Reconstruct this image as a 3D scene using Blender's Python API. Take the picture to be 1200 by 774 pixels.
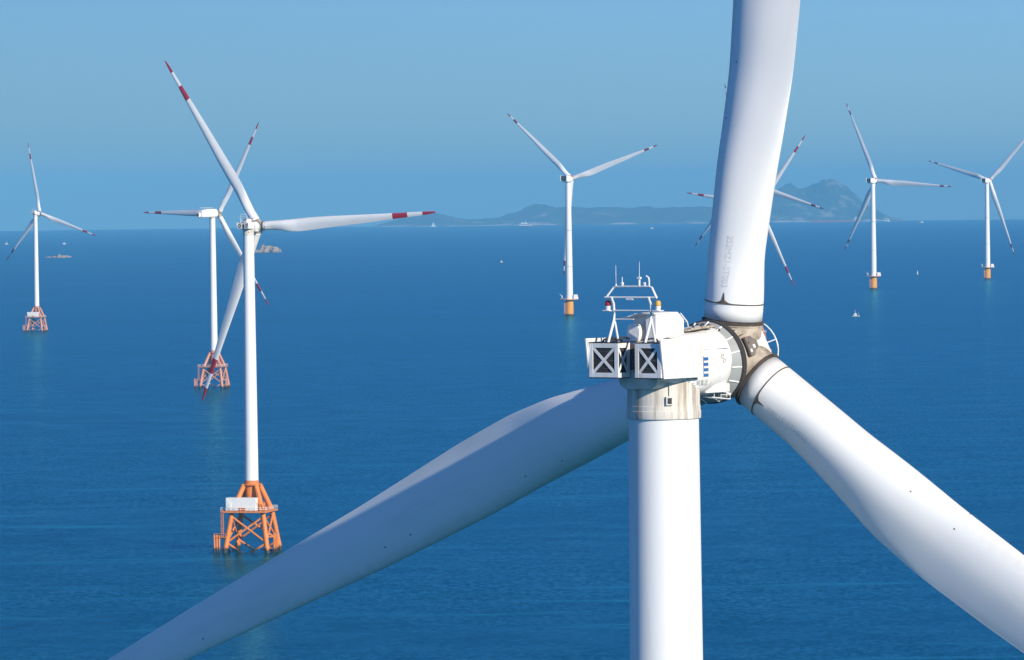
import bpy, bmesh, math, random
import numpy as np
from mathutils import Vector, Matrix, noise
from math import sin, cos, tan, atan, atan2, radians as rad, sqrt, pi

# ------------------------------------------------------------------ scene
for o in list(bpy.data.objects): bpy.data.objects.remove(o)
S = bpy.context.scene
COL = S.collection
RE = 7.4e6            # earth radius with refraction: the sea curves away to a real horizon
CAM_H = 110.0
FPX = 5600.0          # focal length in pixels of a 1200 px wide picture
ROLL = 0.0114
PITCH = atan((387 - 233.3) / FPX)

# camera
_f = Vector((0, cos(PITCH), -sin(PITCH))); _u = Vector((0, sin(PITCH), cos(PITCH))); _r = Vector((1, 0, 0))
CR = _r * cos(ROLL) - _u * sin(ROLL)
CU = _r * sin(ROLL) + _u * cos(ROLL)
cd = bpy.data.cameras.new('camera'); cam = bpy.data.objects.new('camera', cd); COL.objects.link(cam)
cd.sensor_width = 36; cd.sensor_fit = 'HORIZONTAL'; cd.lens = FPX / 1200 * 36
cd.clip_start = 1; cd.clip_end = 200000
cam.matrix_world = Matrix(((CR.x, CU.x, -_f.x, 0), (CR.y, CU.y, -_f.y, 0), (CR.z, CU.z, -_f.z, CAM_H), (0, 0, 0, 1)))
S.camera = cam

# sun and sky
SUN_AZ, SUN_EL = rad(38.5), rad(22)      # azimuth: to the right of straight behind the camera
sd = Vector((sin(SUN_AZ) * cos(SUN_EL), -cos(SUN_AZ) * cos(SUN_EL), sin(SUN_EL)))
ld = bpy.data.lights.new('sun', 'SUN'); ld.energy = 5.0; ld.angle = rad(0.53); ld.color = (1.0, 0.925, 0.81)
lo = bpy.data.objects.new('sun', ld); COL.objects.link(lo)
lo.rotation_euler = sd.to_track_quat('Z', 'Y').to_euler(); lo.location = (300, -300, 600)
W = bpy.data.worlds.new('World'); S.world = W; W.use_nodes = True
nt = W.node_tree; nt.nodes.clear()
wo = nt.nodes.new('ShaderNodeOutputWorld'); bg = nt.nodes.new('ShaderNodeBackground')
sky = nt.nodes.new('ShaderNodeTexSky'); sky.sky_type = 'NISHITA'; sky.sun_disc = False
sky.sun_elevation = SUN_EL; sky.sun_rotation = atan2(sd.y, sd.x) - pi / 2
sky.altitude = 100; sky.air_density = 1.0; sky.dust_density = 0.2; sky.ozone_density = 0.0
tint = nt.nodes.new('ShaderNodeMix'); tint.data_type = 'RGBA'; tint.blend_type = 'MULTIPLY'
tint.inputs[0].default_value = 1.0
SKY_TINT = (0.245, 0.49, 1.07, 1)
tint.inputs[7].default_value = SKY_TINT
nt.links.new(sky.outputs[0], tint.inputs[6]); nt.links.new(tint.outputs[2], bg.inputs[0])
bg.inputs[1].default_value = 0.097
nt.links.new(bg.outputs[0], wo.inputs[0])
S.view_settings.view_transform = 'Standard'; S.view_settings.look = 'None'
S.view_settings.exposure = 0.1; S.view_settings.gamma = 1; S.view_settings.use_curve_mapping = False

def ray(x, y): return _f + CR * ((x - 600) / FPX) + CU * ((387 - y) / FPX)
def sea_pt(x, y, far=40000.0):
    """where the sight line of a photo pixel meets the curved sea"""
    v = ray(x, y); a = (v.x ** 2 + v.y ** 2) / (2 * RE); b = v.z
    d = b * b - 4 * a * CAM_H
    t = (-b - sqrt(d)) / (2 * a) if d > 0 else far
    t = min(t, far)
    x_, y_ = v.x * t, v.y * t
    return Vector((x_, y_, -(x_ * x_ + y_ * y_) / (2 * RE)))
def at_dist(x, dist):
    v = ray(x, 300); s = dist / v.y
    x_, y_ = v.x * s, dist
    return Vector((x_, y_, -(x_ * x_ + y_ * y_) / (2 * RE)))

# ------------------------------------------------------------------ materials
def N(nt, t, **k):
    n = nt.nodes.new(t)
    for a, v in k.items(): setattr(n, a, v)
    return n
def mat(name, base, rough=0.5, metal=0.0, spec=0.5):
    m = bpy.data.materials.new(name); m.use_nodes = True
    b = m.node_tree.nodes['Principled BSDF']
    b.inputs['Base Color'].default_value = (*base, 1); b.inputs['Roughness'].default_value = rough
    b.inputs['Metallic'].default_value = metal; b.inputs['Specular IOR Level'].default_value = spec
    return m
def ramp(nt, pts):
    r = N(nt, 'ShaderNodeValToRGB'); e = r.color_ramp.elements
    while len(e) < len(pts): e.new(0.5)
    for i, (p, c) in enumerate(pts):
        e[i].position = p; e[i].color = (*c, 1) if len(c) == 3 else c
    return r
def worn(name, base, dirt, scale=(0.6, 0.6, 0.12), lo=0.5, hi=0.8, rough=0.45, amount=1.0, specks=0.0, edge=False):
    """paint with soft dirt patches (stretched along z) and a few dark specks"""
    m = mat(name, base, rough); nt = m.node_tree; b = nt.nodes['Principled BSDF']
    tc = N(nt, 'ShaderNodeTexCoord'); mp = N(nt, 'ShaderNodeMapping'); mp.inputs['Scale'].default_value = scale
    nz = N(nt, 'ShaderNodeTexNoise'); nz.inputs['Scale'].default_value = 1.0; nz.inputs['Detail'].default_value = 6; nz.inputs['Roughness'].default_value = 0.62
    nt.links.new(tc.outputs['Object'], mp.inputs[0]); nt.links.new(mp.outputs[0], nz.inputs['Vector'])
    r = ramp(nt, [(lo, (0, 0, 0)), (hi, (amount,) * 3)]); nt.links.new(nz.outputs['Fac'], r.inputs[0])
    mx = N(nt, 'ShaderNodeMix', data_type='RGBA'); mx.inputs[6].default_value = (*base, 1); mx.inputs[7].default_value = (*dirt, 1)
    nt.links.new(r.outputs[0], mx.inputs[0]); out = mx.outputs[2]
    if specks:
        v = N(nt, 'ShaderNodeTexVoronoi', voronoi_dimensions='2D'); v.inputs['Scale'].default_value = specks
        s3 = N(nt, 'ShaderNodeSeparateXYZ'); nt.links.new(tc.outputs['Object'], s3.inputs[0])
        sa = N(nt, 'ShaderNodeMath', operation='MULTIPLY_ADD'); sa.inputs[1].default_value = 0.9; nt.links.new(s3.outputs['Y'], sa.inputs[0]); nt.links.new(s3.outputs['X'], sa.inputs[2])
        cx = N(nt, 'ShaderNodeCombineXYZ'); nt.links.new(sa.outputs[0], cx.inputs[0]); nt.links.new(s3.outputs['Z'], cx.inputs[1])
        nt.links.new(cx.outputs[0], v.inputs['Vector'])
        sz = N(nt, 'ShaderNodeSeparateColor'); nt.links.new(v.outputs['Color'], sz.inputs[0])
        g = N(nt, 'ShaderNodeMath', operation='GREATER_THAN'); g.inputs[1].default_value = 0.93; nt.links.new(sz.outputs[0], g.inputs[0])
        l = N(nt, 'ShaderNodeMath', operation='LESS_THAN'); l.inputs[1].default_value = 0.034; nt.links.new(v.outputs['Distance'], l.inputs[0])
        mu = N(nt, 'ShaderNodeMath', operation='MULTIPLY'); nt.links.new(g.outputs[0], mu.inputs[0]); nt.links.new(l.outputs[0], mu.inputs[1])
        m2 = N(nt, 'ShaderNodeMix', data_type='RGBA'); m2.inputs[7].default_value = (0.06, 0.05, 0.045, 1)
        nt.links.new(mu.outputs[0], m2.inputs[0]); nt.links.new(out, m2.inputs[6]); out = m2.outputs[2]
    if edge:      # rain-worn, insect-stained leading edge: brownish streaks across the nose of the blade
        sp = N(nt, 'ShaderNodeSeparateXYZ'); nt.links.new(tc.outputs['Object'], sp.inputs[0])
        m3 = N(nt, 'ShaderNodeMapping'); m3.inputs['Scale'].default_value = (0.8, 0.8, 2.6); nt.links.new(tc.outputs['Object'], m3.inputs[0])
        n3 = N(nt, 'ShaderNodeTexNoise'); n3.inputs['Scale'].default_value = 1.0; n3.inputs['Detail'].default_value = 5; nt.links.new(m3.outputs[0], n3.inputs['Vector'])
        ad = N(nt, 'ShaderNodeMath', operation='MULTIPLY_ADD'); ad.inputs[1].default_value = 0.9; nt.links.new(n3.outputs['Fac'], ad.inputs[0]); nt.links.new(sp.outputs['Y'], ad.inputs[2])
        mr = N(nt, 'ShaderNodeMapRange'); mr.inputs[1].default_value = 1.25; mr.inputs[2].default_value = 1.85; mr.inputs[4].default_value = 0.3; nt.links.new(ad.outputs[0], mr.inputs[0])
        m4 = N(nt, 'ShaderNodeMix', data_type='RGBA'); m4.inputs[7].default_value = (0.50, 0.44, 0.34, 1)
        nt.links.new(mr.outputs[0], m4.inputs[0]); nt.links.new(out, m4.inputs[6]); out = m4.outputs[2]
    nt.links.new(out, b.inputs['Base Color'])
    rr = N(nt, 'ShaderNodeMapRange'); rr.inputs[3].default_value = rough; rr.inputs[4].default_value = min(1, rough + 0.25)
    nt.links.new(nz.outputs['Fac'], rr.inputs[0]); nt.links.new(rr.outputs[0], b.inputs['Roughness'])
    return m
M = {}
M['tower'] = worn('tower_paint', (0.80, 0.80, 0.785), (0.66, 0.645, 0.61), (0.5, 0.5, 0.06), 0.5, 0.85, 0.5, 0.8, specks=1.1)
M['blade'] = worn('blade_paint', (0.83, 0.825, 0.80), (0.62, 0.61, 0.58), (0.5, 0.5, 0.10), 0.5, 0.85, 0.58, 0.7, specks=0.7, edge=True)
M['blade'].node_tree.nodes['Principled BSDF'].inputs['Specular IOR Level'].default_value = 0.3
M['nacelle'] = worn('nacelle_paint', (0.80, 0.79, 0.76), (0.55, 0.46, 0.34), (1.5, 1.5, 0.5), 0.50, 0.80, 0.5, 0.85)
M['cover'] = worn('weathered_cover', (0.72, 0.69, 0.63), (0.42, 0.33, 0.23), (1.2, 1.2, 0.8), 0.42, 0.75, 0.55, 0.9)
M['collar'] = worn('stained_collar', (0.74, 0.69, 0.61), (0.20, 0.13, 0.07), (2.6, 2.6, 0.16), 0.45, 0.68, 0.6, 0.95)
M['hub'] = worn('weathered_hub', (0.52, 0.44, 0.34), (0.13, 0.095, 0.065), (1.4, 1.4, 1.4), 0.42, 0.72, 0.6, 0.85)
M['grey'] = worn('grey_panel', (0.33, 0.345, 0.335), (0.30, 0.28, 0.25), (1.5, 1.5, 1.5), 0.45, 0.8, 0.5, 0.8)
M['dark'] = mat('dark_steel', (0.035, 0.032, 0.03), 0.6)
M['brown'] = worn('oily_bearing', (0.13, 0.10, 0.075), (0.04, 0.03, 0.025), (2, 2, 2), 0.4, 0.7, 0.55)
M['screen'] = mat('cooler_screen', (0.03, 0.03, 0.033), 0.7)
M['pipe'] = mat('white_pipe', (0.78, 0.78, 0.77), 0.4)
M['red'] = mat('red_band', (0.42, 0.022, 0.045), 0.42)
M['darkred'] = mat('dark_red_band', (0.22, 0.018, 0.03), 0.42)
M['redlamp'] = mat('red_glass', (0.35, 0.015, 0.02), 0.2)
M['yellow'] = mat('yellow_cap', (0.62, 0.36, 0.06), 0.45)
M['blue'] = mat('blue_print', (0.03, 0.13, 0.34), 0.5)
M['print'] = mat('grey_print', (0.22, 0.24, 0.26), 0.5)
M['serial'] = mat('serial_print', (0.67, 0.67, 0.66), 0.5)
M['pink'] = mat('faded_red_rail', (0.55, 0.25, 0.20), 0.5)
M['container'] = worn('white_cabin', (0.80, 0.79, 0.75), (0.60, 0.54, 0.45), (0.8, 0.8, 0.3), 0.5, 0.85, 0.5, 0.6)
M['white2'] = worn('white_tower_paint', (0.80, 0.80, 0.78), (0.66, 0.64, 0.6), (0.2, 0.2, 0.04), 0.5, 0.85, 0.4, 0.8)
M['grille'] = mat('dark_grille', (0.05, 0.055, 0.07), 0.6)
def orange(name, base, dirt):
    m = worn(name, base, dirt, (0.5, 0.5, 0.15), 0.45, 0.8, 0.5, 0.8)
    nt = m.node_tree; b = nt.nodes['Principled BSDF']; src = b.inputs['Base Color'].links[0].from_socket
    tc = N(nt, 'ShaderNodeTexCoord'); sp = N(nt, 'ShaderNodeSeparateXYZ'); nt.links.new(tc.outputs['Object'], sp.inputs[0])
    nz = N(nt, 'ShaderNodeTexNoise'); nz.inputs['Scale'].default_value = 1.3; nt.links.new(tc.outputs['Object'], nz.inputs['Vector'])
    ad = N(nt, 'ShaderNodeMath', operation='MULTIPLY_ADD'); ad.inputs[1].default_value = -1.6; nt.links.new(nz.outputs['Fac'], ad.inputs[0]); nt.links.new(sp.outputs['Z'], ad.inputs[2])
    r = N(nt, 'ShaderNodeMapRange'); r.inputs[1].default_value = 0.3; r.inputs[2].default_value = 1.1; r.inputs[3].default_value = 1; r.inputs[4].default_value = 0
    nt.links.new(ad.outputs[0], r.inputs[0])
    mx = N(nt, 'ShaderNodeMix', data_type='RGBA'); mx.inputs[7].default_value = (0.035, 0.032, 0.025, 1)   # weed and mussels at the tide line
    nt.links.new(r.outputs[0], mx.inputs[0]); nt.links.new(src, mx.inputs[6]); nt.links.new(mx.outputs[2], b.inputs['Base Color'])
    return m
M['orange'] = orange('orange_steel', (0.76, 0.245, 0.05), (0.40, 0.13, 0.05))
M['orange2'] = orange('yellow_orange_steel', (0.80, 0.36, 0.03), (0.45, 0.16, 0.04))
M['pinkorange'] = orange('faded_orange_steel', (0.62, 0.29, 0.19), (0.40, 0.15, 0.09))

# ------------------------------------------------------------------ mesh builder
class MB:
    def __init__(s): s.bm = bmesh.new()
    def _face(s, vs, mi=0, sm=True):
        try: f = s.bm.faces.new(vs)
        except ValueError: return
        f.material_index = mi; f.smooth = sm
    def box(s, c, d, rot=None, bevel=0.0, mi=0):
        r = bmesh.ops.create_cube(s.bm, size=1.0); vs = r['verts']
        bmesh.ops.scale(s.bm, vec=d, verts=vs)
        es = list({e for v in vs for e in v.link_edges})
        if bevel:
            out = bmesh.ops.bevel(s.bm, geom=es, offset=bevel, segments=2, profile=0.6, affect='EDGES')
            vs = list({v for f in out['faces'] for v in f.verts} | {v for v in vs if v.is_valid})
        fs = {f for v in vs for f in v.link_faces}
        for f in fs: f.material_index = mi; f.smooth = False
        Mx = Matrix.Translation(c) @ (rot if rot is not None else Matrix.Identity(4))
        bmesh.ops.transform(s.bm, matrix=Mx, verts=vs)
        return s
    def loft(s, rings, closed=True, cap=True, mi=0, sm=True, mif=None):
        V = [[s.bm.verts.new(p) for p in r] for r in rings]; n = len(V[0])
        for i in range(len(V) - 1):
            k = mif(i) if mif else mi
            for j in range(n if closed else n - 1):
                q = (j + 1) % n
                s._face((V[i][j], V[i][q], V[i + 1][q], V[i + 1][j]), k, sm)
        if cap:
            s._face(V[0][::-1], mif(0) if mif else mi, False); s._face(V[-1], mif(len(V) - 2) if mif else mi, False)
        return s
    def tube(s, p0, p1, r0, r1=None, n=12, mi=0, cap=True):
        p0, p1 = Vector(p0), Vector(p1); r1 = r0 if r1 is None else r1
        q = (p1 - p0).to_track_quat('Z', 'Y')
        R = [[p + q @ Vector((r * cos(2 * pi * k / n), r * sin(2 * pi * k / n), 0)) for k in range(n)] for p, r in ((p0, r0), (p1, r1))]
        return s.loft(R, mi=mi, cap=cap)
    def path(s, pts, r, n=8, mi=0):
        pts = [Vector(p) for p in pts]; R = []
        for i, p in enumerate(pts):
            d = (pts[min(i + 1, len(pts) - 1)] - pts[max(i - 1, 0)]).normalized(); q = d.to_track_quat('Z', 'Y')
            R.append([p + q @ Vector((r * cos(2 * pi * k / n), r * sin(2 * pi * k / n), 0)) for k in range(n)])
        return s.loft(R, mi=mi)
    def lathe(s, prof, axis='Z', n=48, mi=0, c=(0, 0, 0), cap=True, sm=True, a0=0, a1=2 * pi):
        """profile of (radius, height)"""
        c = Vector(c); R = []
        for r, h in prof:
            ring = []
            for k in range(n):
                a = a0 + (a1 - a0) * k / (n if a1 - a0 > 6.28 else n - 1); u, v = r * cos(a), r * sin(a)
                ring.append(c + (Vector((u, v, h)) if axis == 'Z' else Vector((h, u, v))))
            R.append(ring)
        return s.loft(R, mi=mi, cap=cap, sm=sm, closed=a1 - a0 > 6.28)
    def prism(s, pts, off, mi=0):
        """flat polygon extruded along off"""
        off = Vector(off); a = [s.bm.verts.new(Vector(p)) for p in pts]; b = [s.bm.verts.new(Vector(p) + off) for p in pts]
        s._face(a, mi, False); s._face(b[::-1], mi, False)
        for i in range(len(a)): s._face((a[i], b[i], b[(i + 1) % len(a)], a[(i + 1) % len(a)]), mi, False)
        return s
    def mesh(s, name, mats, sharp=True):
        bmesh.ops.recalc_face_normals(s.bm, faces=s.bm.faces[:])
        if sharp:
            for e in s.bm.edges:
                if len(e.link_faces) == 2 and e.calc_face_angle(0) > rad(38): e.smooth = False
        me = bpy.data.meshes.new(name); s.bm.to_mesh(me); s.bm.free()
        for m in (mats if isinstance(mats, (list, tuple)) else [mats]): me.materials.append(m)
        return me
def obj(name, me, parent=None, basis=None):
    o = bpy.data.objects.new(name, me); COL.objects.link(o)
    if parent is not None: o.parent = parent
    if basis is not None: o.matrix_basis = basis
    return o
def tag(o, label, cat, group=None):
    o['label'] = label; o['category'] = cat
    if group: o['group'] = group
    return o
def empty(name, loc, rz=0):
    o = bpy.data.objects.new(name, None); COL.objects.link(o); o.location = loc; o.rotation_euler = (0, 0, rz)
    o.empty_display_size = 2
    return o
CACHE = {}
def cached(key, fn):
    if key not in CACHE: CACHE[key] = fn()
    return CACHE[key]

# ------------------------------------------------------------------ sea
SEA_A, SEA_B, SEA_C = (0.0, 0.069, 0.112), (0.0, 0.092, 0.143), (0.02, 0.25, 0.36)
def sea():
    m = bpy.data.materials.new('sea_water'); m.use_nodes = True; nt = m.node_tree; nt.nodes.clear()
    tc = N(nt, 'ShaderNodeTexCoord')
    def nz(sc, det, rough, stretch=(1, 1, 1)):
        mp = N(nt, 'ShaderNodeMapping'); mp.inputs['Scale'].default_value = stretch; nt.links.new(tc.outputs['Object'], mp.inputs[0])
        n = N(nt, 'ShaderNodeTexNoise'); n.inputs['Scale'].default_value = sc; n.inputs['Detail'].default_value = det; n.inputs['Roughness'].default_value = rough
        nt.links.new(mp.outputs[0], n.inputs['Vector']); return n.outputs['Fac']
    def nzc(sc, det, rough, stretch, amp):
        mp = N(nt, 'ShaderNodeMapping'); mp.inputs['Scale'].default_value = stretch; nt.links.new(tc.outputs['Object'], mp.inputs[0])
        n = N(nt, 'ShaderNodeTexNoise'); n.inputs['Scale'].default_value = sc; n.inputs['Detail'].default_value = det; n.inputs['Roughness'].default_value = rough
        nt.links.new(mp.outputs[0], n.inputs['Vector'])
        su = N(nt, 'ShaderNodeVectorMath', operation='SUBTRACT'); su.inputs[1].default_value = (0.5, 0.5, 0.5); nt.links.new(n.outputs['Color'], su.inputs[0])
        mu = N(nt, 'ShaderNodeVectorMath', operation='MULTIPLY'); mu.inputs[1].default_value = (amp * 1.1, amp, 0); nt.links.new(su.outputs[0], mu.inputs[0])
        return mu.outputs[0]
    # wave slopes: short chop and longer waves
    patch = nz(0.0035, 5, 0.62, (0.35, 1, 1))
    pm = N(nt, 'ShaderNodeMapRange'); pm.inputs[1].default_value = 0.35; pm.inputs[2].default_value = 0.65; pm.inputs[3].default_value = 0.3; pm.inputs[4].default_value = 1.5; nt.links.new(patch, pm.inputs[0])
    a1 = nzc(0.55, 3, 0.65, (1, 0.5, 1), 0.42); a2 = nzc(0.05, 4, 0.65, (0.8, 1, 1), 0.16)
    gm = N(nt, 'ShaderNodeNewGeometry')
    a1s = N(nt, 'ShaderNodeVectorMath', operation='SCALE'); nt.links.new(a1, a1s.inputs[0]); nt.links.new(pm.outputs[0], a1s.inputs['Scale'])
    v1 = N(nt, 'ShaderNodeVectorMath', operation='ADD'); nt.links.new(a1s.outputs[0], v1.inputs[0]); nt.links.new(a2, v1.inputs[1])
    v2 = N(nt, 'ShaderNodeVectorMath', operation='ADD'); nt.links.new(v1.outputs[0], v2.inputs[0]); nt.links.new(gm.outputs['Normal'], v2.inputs[1])
    bp = N(nt, 'ShaderNodeVectorMath', operation='NORMALIZE'); nt.links.new(v2.outputs[0], bp.inputs[0])
    slick_sheen = nz(1.0, 5, 0.62, (0.010, 0.05, 1))
    r1 = ramp(nt, [(0.35, SEA_A), (0.65, SEA_B)]); nt.links.new(patch, r1.inputs[0])
    r2 = ramp(nt, [(0.57, (0, 0, 0)), (0.70, (1, 1, 1))]); nt.links.new(slick_sheen, r2.inputs[0])
    mx = N(nt, 'ShaderNodeMix', data_type='RGBA'); mx.inputs[7].default_value = (*SEA_C, 1)  # brighter sheen of the slick streaks is painted into the diffuse colour
    nt.links.new(r2.outputs[0], mx.inputs[0]); nt.links.new(r1.outputs[0], mx.inputs[6])
    df = N(nt, 'ShaderNodeBsdfDiffuse'); nt.links.new(mx.outputs[2], df.inputs['Color']); nt.links.new(bp.outputs[0], df.inputs['Normal'])
    gl = N(nt, 'ShaderNodeBsdfGlossy'); gl.inputs['Color'].default_value = (0.11, 0.42, 0.55, 1); gl.inputs['Roughness'].default_value = 0.22; nt.links.new(bp.outputs[0], gl.inputs['Normal'])
    fr = N(nt, 'ShaderNodeFresnel'); fr.inputs['IOR'].default_value = 1.33; nt.links.new(bp.outputs[0], fr.inputs['Normal'])
    fm = N(nt, 'ShaderNodeMath', operation='MULTIPLY'); fm.inputs[1].default_value = 1.0; nt.links.new(fr.outputs[0], fm.inputs[0])
    ms = N(nt, 'ShaderNodeMixShader'); nt.links.new(fm.outputs[0], ms.inputs[0]); nt.links.new(df.outputs[0], ms.inputs[1]); nt.links.new(gl.outputs[0], ms.inputs[2])
    out = N(nt, 'ShaderNodeOutputMaterial'); nt.links.new(ms.outputs[0], out.inputs['Surface'])
    bm = bmesh.new(); n = 240; prev = None
    radii = [30 + 43970 * (k / 170) ** 1.8 for k in range(171)]
    c = bm.verts.new((0, 0, 0))
    for r in radii:
        ring = [bm.verts.new((r * cos(2 * pi * k / n), r * sin(2 * pi * k / n), -r * r / (2 * RE))) for k in range(n)]
        for k in range(n):
            q = (k + 1) % n
            f = bm.faces.new((c, ring[k], ring[q])) if prev is None else bm.faces.new((prev[k], ring[k], ring[q], prev[q]))
            f.smooth = True
        prev = ring
    me = bpy.data.meshes.new('sea'); bm.to_mesh(me); bm.free(); me.materials.append(m)
    o = obj('sea', me); o['kind'] = 'structure'
sea()

# ------------------------------------------------------------------ far islands
def island(name, prof, dist, depth, seed, rock):
    """heightfield behind the shoreline; prof = (photo x, height above shore in photo px)"""
    m = bpy.data.materials.new(name + '_ground'); m.use_nodes = True; nt = m.node_tree; b = nt.nodes['Principled BSDF']; b.inputs['Roughness'].default_value = 0.9
    tc = N(nt, 'ShaderNodeTexCoord')
    n1 = N(nt, 'ShaderNodeTexNoise'); n1.inputs['Scale'].default_value = 0.006; n1.inputs['Detail'].default_value = 6; nt.links.new(tc.outputs['Object'], n1.inputs['Vector'])
    r = ramp(nt, [(0.40, (0.035, 0.055, 0.03)), (0.58, (0.07, 0.09, 0.045)), (rock, (0.16, 0.14, 0.10)), (min(1, rock + 0.10), (0.42, 0.36, 0.29))]); nt.links.new(n1.outputs['Fac'], r.inputs[0])
    sp = N(nt, 'ShaderNodeSeparateXYZ'); nt.links.new(tc.outputs['Object'], sp.inputs[0])
    n2 = N(nt, 'ShaderNodeTexNoise'); n2.inputs['Scale'].default_value = 0.004; n2.inputs['Detail'].default_value = 5; nt.links.new(tc.outputs['Object'], n2.inputs['Vector'])
    a = N(nt, 'ShaderNodeMath', operation='MULTIPLY_ADD'); a.inputs[1].default_value = -110; nt.links.new(n2.outputs['Fac'], a.inputs[0]); nt.links.new(sp.outputs['Z'], a.inputs[2])
    mr = N(nt, 'ShaderNodeMapRange'); mr.inputs[1].default_value = -58; mr.inputs[2].default_value = -46; mr.inputs[3].default_value = 1; mr.inputs[4].default_value = 0
    nt.links.new(a.outputs[0], mr.inputs[0])
    mx = N(nt, 'ShaderNodeMix', data_type='RGBA'); mx.inputs[7].default_value = (0.55, 0.48, 0.40, 1)
    nt.links.new(mr.outputs[0], mx.inputs[0]); nt.links.new(r.outputs[0], mx.inputs[6]); nt.links.new(mx.outputs[2], b.inputs['Base Color'])
    x0, x1 = prof[0][0], prof[-1][0]; sc = dist / FPX
    nx = int((x1 - x0) * 1.2); ny = 40
    base = at_dist((x0 + x1) / 2, dist)
    bm = bmesh.new(); G = []
    xs = [p[0] for p in prof]; hs = [p[1] for p in prof]
    for j in range(ny + 1):
        v = j / ny; row = []
        for i in range(nx + 1):
            px = x0 + (x1 - x0) * i / nx
            h = float(np.interp(px, xs, hs)) * sc
            ridge = 0.42 + 0.18 * noise.noise(Vector((px * 0.02, seed, 0)))
            prof_v = max(0.0, 1 - abs(v - ridge) / (ridge if v < ridge else 1 - ridge)) ** 0.85
            X = (px - (x0 + x1) / 2) * sc * (1 + v * depth / dist); Y = v * depth
            det = noise.fractal(Vector((X * 0.004, Y * 0.004, seed)), 0.9, 2.1, 5)
            z = h * prof_v * (1 + 0.16 * det) + 9 * det * prof_v
            if j in (0, ny) or i in (0, nx): z = -14
            row.append(bm.verts.new((X, Y, z - 3)))
        G.append(row)
    for j in range(ny):
        for i in range(nx):
            f = bm.faces.new((G[j][i], G[j][i + 1], G[j + 1][i + 1], G[j + 1][i])); f.smooth = True
    me = bpy.data.meshes.new(name); bm.to_mesh(me); bm.free(); me.materials.append(m)
    o = obj(name, me); o.location = base; o['kind'] = 'structure'
island('hills', [(440, 0), (462, 6), (478, 10), (490, 14), (505, 16), (520, 15), (535, 9), (548, 7), (565, 7), (585, 9), (600, 13), (615, 18), (630, 24), (642, 25), (655, 22),
        (668, 22), (685, 20), (705, 21), (730, 20), (760, 20), (790, 19), (815, 19), (835, 18), (855, 17), (875, 12), (888, 0)], 32500, 2200, 3.1, 0.66)
island('mountain', [(850, 0), (870, 14), (885, 24), (900, 28), (915, 34), (925, 41), (938, 45), (948, 42), (956, 42), (966, 47), (978, 49), (990, 46), (1002, 41),
        (1012, 33), (1022, 24), (1034, 15), (1046, 8), (1060, 4), (1072, 0)], 34000, 2600, 8.7, 0.58)

# ------------------------------------------------------------------ blades
def interp(x, T): return float(np.interp(x, [t[0] for t in T], [t[1] for t in T]))
R1 = 63.5
CH = [(1.9, 2.85), (5, 2.877), (8, 3.208), (11, 3.82), (14, 3.998), (18, 4.032), (26, 3.496), (40, 2.50), (50, 1.72), (57, 1.22), (61, .86), (62.5, .58), (63.2, .34), (63.5, .08)]
TC = [(2, 1.0), (5, .889), (8, .72), (11, .43), (14, .285), (18, .21), (26, .185), (40, .17), (63.5, .168)]
TW = [(2, 15.3), (5, 15.0), (8, 15.2), (11, 14.1), (14, 9.75), (18, 5.2), (26, 2.44), (40, .6), (63.5, -.6)]
PA = [(2, .5), (5, .477), (8, .409), (11, .362), (14, .341), (18, .362), (26, .39), (40, .351), (63.5, .333)]
WB = [(2.9, 0), (5, .42), (8, .551), (11, .821), (14, .997), (18, 1)]
def smooth_table(T):
    # round the corners of a table so that no kink shows along the blade
    xs = np.arange(1.9, 63.51, 0.2); ys = np.interp(xs, [t[0] for t in T], [t[1] for t in T])
    k = np.exp(-np.linspace(-2, 2, 13) ** 2); k /= k.sum()
    yp = np.convolve(np.pad(ys, 6, mode='edge'), k, 'valid')
    return list(zip(xs.tolist(), yp.tolist()))
TC, TW, PA, WB = map(smooth_table, (TC, TW, PA, WB))
CH = [t for t in smooth_table(CH) if t[0] < 61] + [(61, .86), (62.5, .58), (63.2, .34), (63.5, .08)]
PITCH1 = 0.0
def section(r, n=56):
    c, t, be = interp(r, CH), interp(r, TC), rad(interp(r, TW) + PITCH1)
    w, pa = interp(r, WB), interp(r, PA)
    out = []
    for k in range(n):
        s = 2 * pi * k / n; X = 0.5 + 0.5 * cos(s); sg = 1 if s < pi else -1
        yc = 0.5 * sin(s)
        yt = 5 * t * (0.2969 * sqrt(max(X, 0)) - 0.126 * X - 0.3516 * X * X + 0.2843 * X ** 3 - 0.1015 * X ** 4)
        cam_ = 0.045 * 4 * X * (1 - X)
        ya = sg * max(yt, 0.004) + cam_
        q = min(1, max(0, (X - .46) / .46)); q = q * q * (3 - 2 * q)
        if sg > 0: ya *= 1 - 0.16 * q * min(1, t / .34)
        Y = (1 - w) * yc + w * ya
        a, bn = c * (pa - X), c * Y
        out.append(Vector((a * sin(be) - bn * cos(be), a * cos(be) + bn * sin(be), r)))
    return out
def blade_mesh(bands, redm):
    rs = [1.9, 2.4, 3, 3.6, 4.2] + [4.2 + 0.6 * k for k in range(1, 27)] + [20.4 + 1.2 * k for k in range(1, 35)]
    cuts = [f * R1 for b in bands for f in b if f < 1]
    rs = sorted(set([r for r in rs if all(abs(r - c) > 0.25 for c in cuts)] + cuts + [61.7, 62.3, 62.8, 63.2, 63.42]))
    rs = [r for r in rs if r <= 63.45]
    mb = MB()
    def mi(i):
        f = 0.5 * (rs[i] + rs[i + 1]) / R1
        return 1 if any(a < f < b for a, b in bands) else 0
    mb.loft([section(r) for r in rs], mif=mi)
    return mb.mesh('blade', [M['blade'], redm], sharp=False)
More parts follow.
